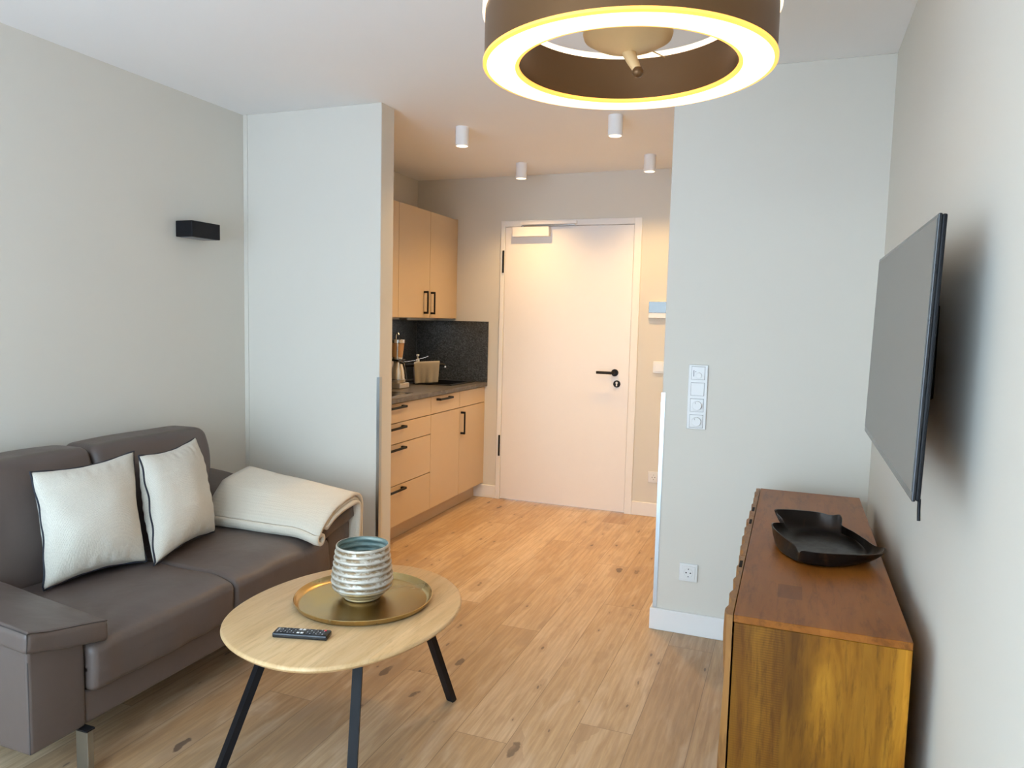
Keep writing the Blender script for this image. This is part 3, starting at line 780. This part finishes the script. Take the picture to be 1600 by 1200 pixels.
# remote control
rc=Vector((-1.383,1.846,TZ)); ra=math.radians(15.5)
rt=thing('remote_control','black television remote control with red power button on the coffee table','remote control',tuple(rc))
ca,sa=math.cos(ra),math.sin(ra)
def rf(p): return (rc.x+p[0]*ca-p[1]*sa, rc.y+p[0]*sa+p[1]*ca, rc.z+p[2])
MB().box(-.088,.088,-.0235,.0235,0,.017,.005,3,f=rf).build('case',BLACKG,rt,50)
cols=[-.062,-.052,-.042,-.032,-.022,.020,.030,.040,.050,.060,.070]
for i,x in enumerate(cols):
    for j,y in enumerate((-.0145,-.005,.005,.0145)):
        if i==10 and j==3: continue
        kb=MB().box(x-.0036,x+.0036,y-.0034,y+.0034,.0168,.0182,.0008,1,f=rf).build('button',RUBBER,rt)
        if (i*3+j)%2==0: MB().box(x-.0013,x+.0013,y-.0012,y+.0012,.0182,.01835,f=rf).build('symbol',WHITETXT,kb)
for x in (-.008,.004):
    for y in (-.012,.012):
        MB().box(x-.0045,x+.0045,y-.0042,y+.0042,.0168,.0184,.0008,1,f=rf).build('shortcut_button',WHITETXT,rt)
MB().box(.0665,.0745,.0105,.0185,.0168,.0186,.001,1,f=rf).build('power_button',REDB,rt)
cu=bpy.data.curves.new('lettering','FONT'); cu.body='SAMSUNG'; cu.size=.0062; cu.align_x='CENTER'; cu.extrude=.0001
tmp=bpy.data.objects.new('tmp_text',cu); COL.objects.link(tmp)
bpy.context.view_layer.update()
me=bpy.data.meshes.new_from_object(tmp.evaluated_get(bpy.context.evaluated_depsgraph_get()))
bpy.data.objects.remove(tmp)
for v in me.vertices:
    x,y=v.co.x,v.co.y
    q=Vector(rf((-.074-y,x,.0171+v.co.z)))-rc; v.co=q
me.materials.clear(); me.materials.append(WHITETXT)
lt=bpy.data.objects.new('lettering',me); COL.objects.link(lt); lt.parent=rt

# ------------------------------------------------------------------ kitchen
XF=-2.265; FT=.019
def pull(p, vertical, ln, parent, x=XF):
    """square black bar pull, centre p=(y,z)"""
    y,z=p; m=MB(); b=.0075
    if vertical:
        m.box(x+.026,x+.035,y-b,y+b,z-ln/2,z+ln/2,.002,1)
        for s in (-1,1):
            zz=z+s*(ln/2-b); m.box(x,x+.030,y-b,y+b,zz-b,zz+b,.001,1)
    else:
        m.box(x+.026,x+.035,y-ln/2,y+ln/2,z-b,z+b,.002,1)
        for s in (-1,1):
            yy=y+s*(ln/2-b*1.4); m.box(x,x+.030,yy-b*1.4,yy+b*1.4,z-b,z+b,.001,1)
    return m.build('handle',BLACK,parent)
def front(nm,y0,y1,z0,z1,parent,x=XF):
    g=.0018
    return MB().box(x-FT,x,y0+g,y1-g,z0+.0028,z1-.0028,.0008,1).build(nm,CASH,parent)
def carcass(y0,y1,z0,z1,x0,x1,parent):
    m=MB(); w=.016
    m.box(x0,x1,y0+.0005,y0+w,z0,z1).box(x0,x1,y1-w,y1-.0005,z0,z1).box(x0,x1,y0+w,y1-w,z0,z0+w).box(x0,x0+.008,y0+w,y1-w,z0+w,z1)
    m.box(x1-.05,x1,y0+w,y1-w,z1-w,z1)
    return m.build('carcass',DARKGAP,parent)
KB,KT=.115,.890
Ya,Yb,Yc,Yd=3.502,4.420,4.877,5.330
def unit(name,label,y0,y1):
    t=thing(name,label,'kitchen cabinet',(-2.57,(y0+y1)/2,KB),'kitchen base cabinets'); carcass(y0,y1,KB,KT,XK+.002,XF-FT-.001,t); return t
A=unit('base_cabinet','beige base cabinet with four drawers under the hob, next to the partition',Ya,Yb)
for z0,z1,hz in ((.765,.888,.869),(.634,.765,.741),(.372,.634,.610),(KB,.372,.351)):
    d=front('drawer',Ya,Yb,z0,z1,A); pull((3.936,hz-.004),False,.205,d)
B=unit('base_cabinet','beige base cabinet with one handled drawer above a plain door, middle of the kitchen row',Yb,Yc)
d=front('drawer',Yb,Yc,.765,.888,B); pull((4.602,.862),False,.205,d); front('door',Yb,Yc,KB,.765,B)
Cc=unit('base_cabinet','beige base cabinet with a black upright handle, nearest the entrance door',Yc,Yd)
front('panel',Yc,Yd,.765,.888,Cc); d=front('door',Yc,Yd,KB,.765,Cc); pull((4.905,.651),True,.168,d)
tag(MB().box(-2.36,-2.342,Ya,Y3-T-.001,0,KB-.001).build('kitchen_plinth',CASH),'beige plinth board under the kitchen base cabinets','plinth')
# filler strip beside the wall
tag(MB().box(XF-FT,XF-.002,Yd+.001,Y3-.001,KB,KT).build('filler_strip',CASH),'narrow beige filler strip between last base cabinet and door wall','filler strip')
# worktop with sink cut-out
wx0,wx1=XK,-2.246; kx0,kx1,ky0,ky1=-2.79,-2.345,4.89,5.29
tag(MB().box(wx0,kx0,3.4985,Y3,.8915,.9215).box(kx1,wx1,3.4985,Y3,.8915,.9215,.002,1).box(kx0,kx1,3.4985,ky0,.8915,.9215).box(kx0,kx1,ky1,Y3,.8915,.9215).build('worktop',WORKTOP),'dark grey stone worktop on the beige base cabinets','worktop')
s=thing('kitchen_sink','black inset sink in the worktop corner by the entrance door','sink',((kx0+kx1)/2,(ky0+ky1)/2,.92))
e=.028
MB().box(kx0-.012,kx1+.012,ky0-.012,ky0+e,.9218,.927,.001,1).box(kx0-.012,kx1+.012,ky1-e,ky1+.012,.9218,.927,.001,1).box(kx0-.012,kx0+e,ky0+e,ky1-e,.9218,.927).box(kx1-e,kx1+.012,ky0+e,ky1-e,.9218,.927).build('rim',SINKM,s)
MB().box(kx0+.02,kx1-.02,ky0+.02,ky0+.026,.76,.9218).box(kx0+.02,kx1-.02,ky1-.026,ky1-.02,.76,.9218).box(kx0+.02,kx0+.026,ky0+.026,ky1-.026,.76,.9218).box(kx1-.026,kx1-.02,ky0+.026,ky1-.026,.76,.9218).box(kx0+.02,kx1-.02,ky0+.02,ky1-.02,.754,.76).build('basin',SINKM,s)
# splashback
tag(MB().box(XK+.013,wx1,Y3-.012,Y3-.0002,.9217,1.397).build('splashback_panel',SLATE),'black slate splashback panel on the door wall behind the sink','splashback')
tag(MB().box(XK+.0002,XK+.012,3.4985,Y3-.0125,.9217,1.397).build('splashback_panel',SLATE),'black slate splashback panel behind the coffee machine','splashback')
# wall cabinets
XU=-2.525
def wunit(label,y0,y1):
    t=thing('wall_cabinet',label,'kitchen cabinet',(-2.7,(y0+y1)/2,1.4137),'kitchen wall cabinets')
    m=MB().box(XK+.001,XU-FT-.001,y0+.0005,y1-.0005,1.4137,2.19,.0005,1).build('carcass',CASH,t); return t
U1=wunit('beige wall cabinet half hidden by the partition',3.502,4.421)
front('door',3.502,3.962,1.4137,2.19,U1,XU); front('door',3.962,4.421,1.4137,2.19,U1,XU)
U2=wunit('beige two door wall cabinet above the sink, with paired black handles',4.421,Y3-.018)
d=front('door',4.421,4.880,1.4137,2.19,U2,XU); pull((4.795,1.527),True,.165,d,XU)
d=front('door',4.880,Y3-.018,1.4137,2.19,U2,XU); pull((4.868+.035,1.525),True,.165,d,XU)
tag(MB().box(XU-FT,XU-.002,Y3-.017,Y3-.0005,1.4137,2.19).build('filler_strip',CASH),'narrow beige filler strip between wall cabinet and door wall','filler strip')
t=thing('under_cabinet_downlight','slim light strip fixed under the wall cabinets','cabinet light',(-2.67,4.98,1.41))
MB().box(-2.70,-2.64,4.75,5.22,1.4045,1.4138).box(-2.64,-2.636,4.75,5.22,1.396,1.4138).box(-2.70,-2.64,4.746,4.75,1.396,1.4138).build('profile',ALU,t); MB().box(-2.696,-2.644,4.76,5.21,1.402,1.4045).build('diffuser',LED,t)
# hob
t=thing('hob','black glass hob with bright metal frame set in the worktop','hob',(-2.56,3.94,.9215))
hx0,hx1,hy0,hy1=-2.82,-2.30,3.66,4.235
MB().box(hx0+.006,hx1-.006,hy0+.006,hy1-.006,.9217,.926).build('glass_plate',BLACKG,t)
MB().box(hx0,hx1,hy0,hy0+.006,.9217,.928).box(hx0,hx1,hy1-.006,hy1,.9217,.928).box(hx0,hx0+.006,hy0+.006,hy1-.006,.9217,.928).box(hx1-.006,hx1,hy0+.006,hy1-.006,.9217,.928).build('metal_frame',CHROME,t)
# coffee machine
cx,cy,cz=-2.615,4.50,.9217
t=thing('coffee_machine','silver filter coffee machine on the worktop behind the hob','coffee machine',(cx,cy,cz))
MB().box(cx-.075,cx+.10,cy-.055,cy+.075,cz,cz+.040,.008,2).build('base_plate',SILVERP,t)
MB().box(cx-.075,cx+.005,cy-.045,cy+.055,cz+.040,cz+.245,.008,2).build('water_tower',SILVERP,t)
MB().box(cx-.072,cx+.075,cy-.048,cy+.058,cz+.190,cz+.205,.003,1).build('brew_head',BLACKG,t)
MB().lathe((cx+.040,cy,cz+.205),[(0,0),(.036,0),(.050,.115),(.050,.125),(0,.125)],36).build('filter_cone',TANP,t,40)
for a in (-.9,.25,1.6,3.0,4.2):
    pass
MB().lathe((cx+.040,cy,cz+.205),[(.037,.0),(.0395,.0),(.0405,.012),(.038,.012)],36,closed=True).build('drip_ring',CHROME,t,40)
MB().lathe((cx+.040,cy,cz+.318),[(.050,0),(.055,0),(.056,.022),(.0,.028),(0,.02),(.050,.014)],36).build('lid',CHROME,t,40)
MB().tube([(cx+.030,cy,cz+.344),(cx+.030,cy,cz+.372),(cx+.036,cy,cz+.384),(cx+.046,cy,cz+.384),(cx+.052,cy,cz+.372)],.0045,10).build('lid_hook',CHROME,t,60)
for a in (-1.0,1.0):
    MB().bar((cx+.040+.038*math.cos(a),cy+.038*math.sin(a)*-1,cz+.21),(cx+.040+.052*math.cos(a),cy-.052*math.sin(a),cz+.318),.008,.004).build('cone_rib',CHROME,t)
car=MB().lathe((cx+.048,cy,cz+.042),[(0,0),(.050,0),(.053,.01),(.050,.06),(.034,.118),(.030,.140),(.033,.145),(0,.145)],36).build('carafe',SILVERP,t,40)
MB().tube([(cx+.078,cy-.02,cz+.182),(cx+.108,cy-.028,cz+.176),(cx+.122,cy-.030,cz+.130),(cx+.128,cy-.030,cz+.07)],.008,10).build('carafe_handle',BLACKG,car,60)
MB().lathe((cx+.048,cy,cz+.060),[(.0535,0),(.0545,.004),(.0535,.008)],36).build('carafe_band',CHROME,car,60)
# faucet, soap, towel
fx,fy=-2.70,4.80
t=thing('kitchen_faucet','black low faucet with chrome lever beside the sink','faucet',(fx,fy,.9217))
MB().lathe((fx,fy,.9217),[(0,0),(.027,0),(.027,.006),(.020,.012),(.020,.155),(.017,.165),(0,.166)],24).build('faucet_body',BLACK,t,40)
MB().tube([(fx,fy,1.060),(-2.60,4.85,1.066),(-2.435,4.93,1.071),(-2.420,4.937,1.064)],.0125,14).build('spout',BLACK,t,60)
MB().cyl((-2.419,4.937,1.052),.010,.012,'z',14).build('aerator',CHROME,t)
MB().tube([(fx+.01,fy,1.085),(-2.63,4.86,1.098),(-2.545,4.905,1.128)],.0024,8).lathe((-2.545,4.905,1.129),[(0,-.006),(.006,0),(0,.006)],12).build('lever',CHROME,t,60)
bx,by=-2.655,4.83
t=thing('soap_bottle','pale pink soap pump bottle behind the towel','soap bottle',(bx,by+.12,.9217)); by+=.12
MB().lathe((bx,by,.9217),[(0,0),(.028,0),(.030,.004),(.030,.12),(.024,.140),(.012,.150),(.012,.160),(0,.160)],24).build('bottle',SOAP,t,40)
MB().lathe((bx,by,1.0817),[(0,0),(.014,0),(.014,.018),(.006,.022),(.005,.042),(.012,.046),(.011,.058),(0,.060)],20).build('pump',PLASTIC,t,40)
# towel hung over the spout
ax=Vector((-2.625,4.838,0)); bxv=Vector((-2.455,4.920,0)); d=(bxv-ax).normalized(); nn=Vector((d.y,-d.x,0))
pr=[(-.030,.930),(-.028,.98),(-.022,1.04),(-.0165,1.072),(-.008,1.0825),(.0,1.0845),(.009,1.082),(.017,1.070),(.022,1.03),(.030,.97),(.036,.932)]
PP=spline([Vector((a,b,0)) for a,b in pr],4,False)
m=MB(); G=[]
for p in PP:
    row=[]
    for k in range(25):
        f=k/24; q=ax.lerp(bxv,f); hang=max(0,(1.07-p.y)/.14)
        o=-p.x+ (.006*math.sin(f*11+1)+.004*math.sin(f*23))*hang*(1 if p.x<0 else -1)
        w=q+nn*o; flare=(f-.5)*-.02*hang
        w=w+d*flare
        row.append(m.bm.verts.new((w.x,w.y,p.y+.008*(f-.5)*0+.012*f)))
    G.append(row)
for i in range(len(G)-1):
    for k in range(24): m.bm.faces.new((G[i][k],G[i+1][k],G[i+1][k+1],G[i][k+1]))
tw=m.build('dish_towel',TOWEL,None,180)
sol=tw.modifiers.new('thickness','SOLIDIFY'); sol.thickness=.004; sol.offset=1
tag(tw,'beige dish towel hanging over the black faucet','towel')

# ------------------------------------------------------------------ light
w=bpy.data.worlds.new('overcast sky'); S.world=w; w.use_nodes=True; nt=w.node_tree
bg=nt.nodes['Background']; tcn=nt.nodes.new('ShaderNodeTexCoord'); sp=nt.nodes.new('ShaderNodeSeparateXYZ'); rp=nt.nodes.new('ShaderNodeValToRGB')
nt.links.new(tcn.outputs['Generated'],sp.inputs[0])
mr=nt.nodes.new('ShaderNodeMapRange'); mr.inputs[1].default_value=-1; mr.inputs[2].default_value=1; nt.links.new(sp.outputs[2],mr.inputs[0]); nt.links.new(mr.outputs[0],rp.inputs[0])
el=rp.color_ramp.elements; el[0].position=.44; el[0].color=(.60,.74,.95,1); el[1].position=.52; el[1].color=(.70,.86,1.0,1)
e2=el.new(1.0); e2.color=(.50,.74,1.0,1)
nt.links.new(rp.outputs[0],bg.inputs[0]); bg.inputs[1].default_value=13.5
pl=bpy.data.lights.new('window_daylight','AREA'); pl.shape='RECTANGLE'; pl.size=WX1-WX0; pl.size_y=WZ1-WZ0
po=bpy.data.objects.new('window_daylight',pl); COL.objects.link(po); po.location=((WX0+WX1)/2,-1.16,(WZ0+WZ1)/2); po.rotation_euler=(PI/2,0,PI)
pl.cycles.is_portal=True
for (x,y,_) in spots:
    l=bpy.data.lights.new('spot_beam','SPOT'); l.energy=68; l.color=(1.0,.62,.235); l.spot_size=math.radians(128); l.spot_blend=1.0; l.shadow_soft_size=.018
    o=bpy.data.objects.new('spot_beam',l); COL.objects.link(o); o.location=(x,y,H-.097)

# ------------------------------------------------------------------ camera
f=1151.42; pitch,roll,yaw=-.0875,-.0242,.3641
def R(p,r,y):
    return Matrix.Rotation(y,3,'Z')@Matrix.Rotation(p,3,'X')@Matrix.Rotation(r,3,'Y')
m3=R(pitch,roll,yaw); right,fwd,up=m3.col[0],m3.col[1],m3.col[2]
cam=bpy.data.cameras.new('camera'); co=bpy.data.objects.new('camera',cam); COL.objects.link(co)
m4=Matrix((right,up,-fwd)).transposed().to_4x4(); m4.translation=Vector((0,0,1.42)); co.matrix_world=m4
cam.sensor_fit='HORIZONTAL'; cam.sensor_width=36; cam.lens=f/1600*36; cam.clip_start=.02
S.camera=co
S.view_settings.view_transform='Standard'; S.view_settings.look='None'; S.view_settings.exposure=-0.22; S.view_settings.gamma=1; S.view_settings.use_curve_mapping=False
S.cycles.use_denoising=True; S.cycles.max_bounces=12; S.cycles.diffuse_bounces=8; S.cycles.caustics_reflective=False; S.cycles.caustics_refractive=False
S.cycles.sample_clamp_indirect=6
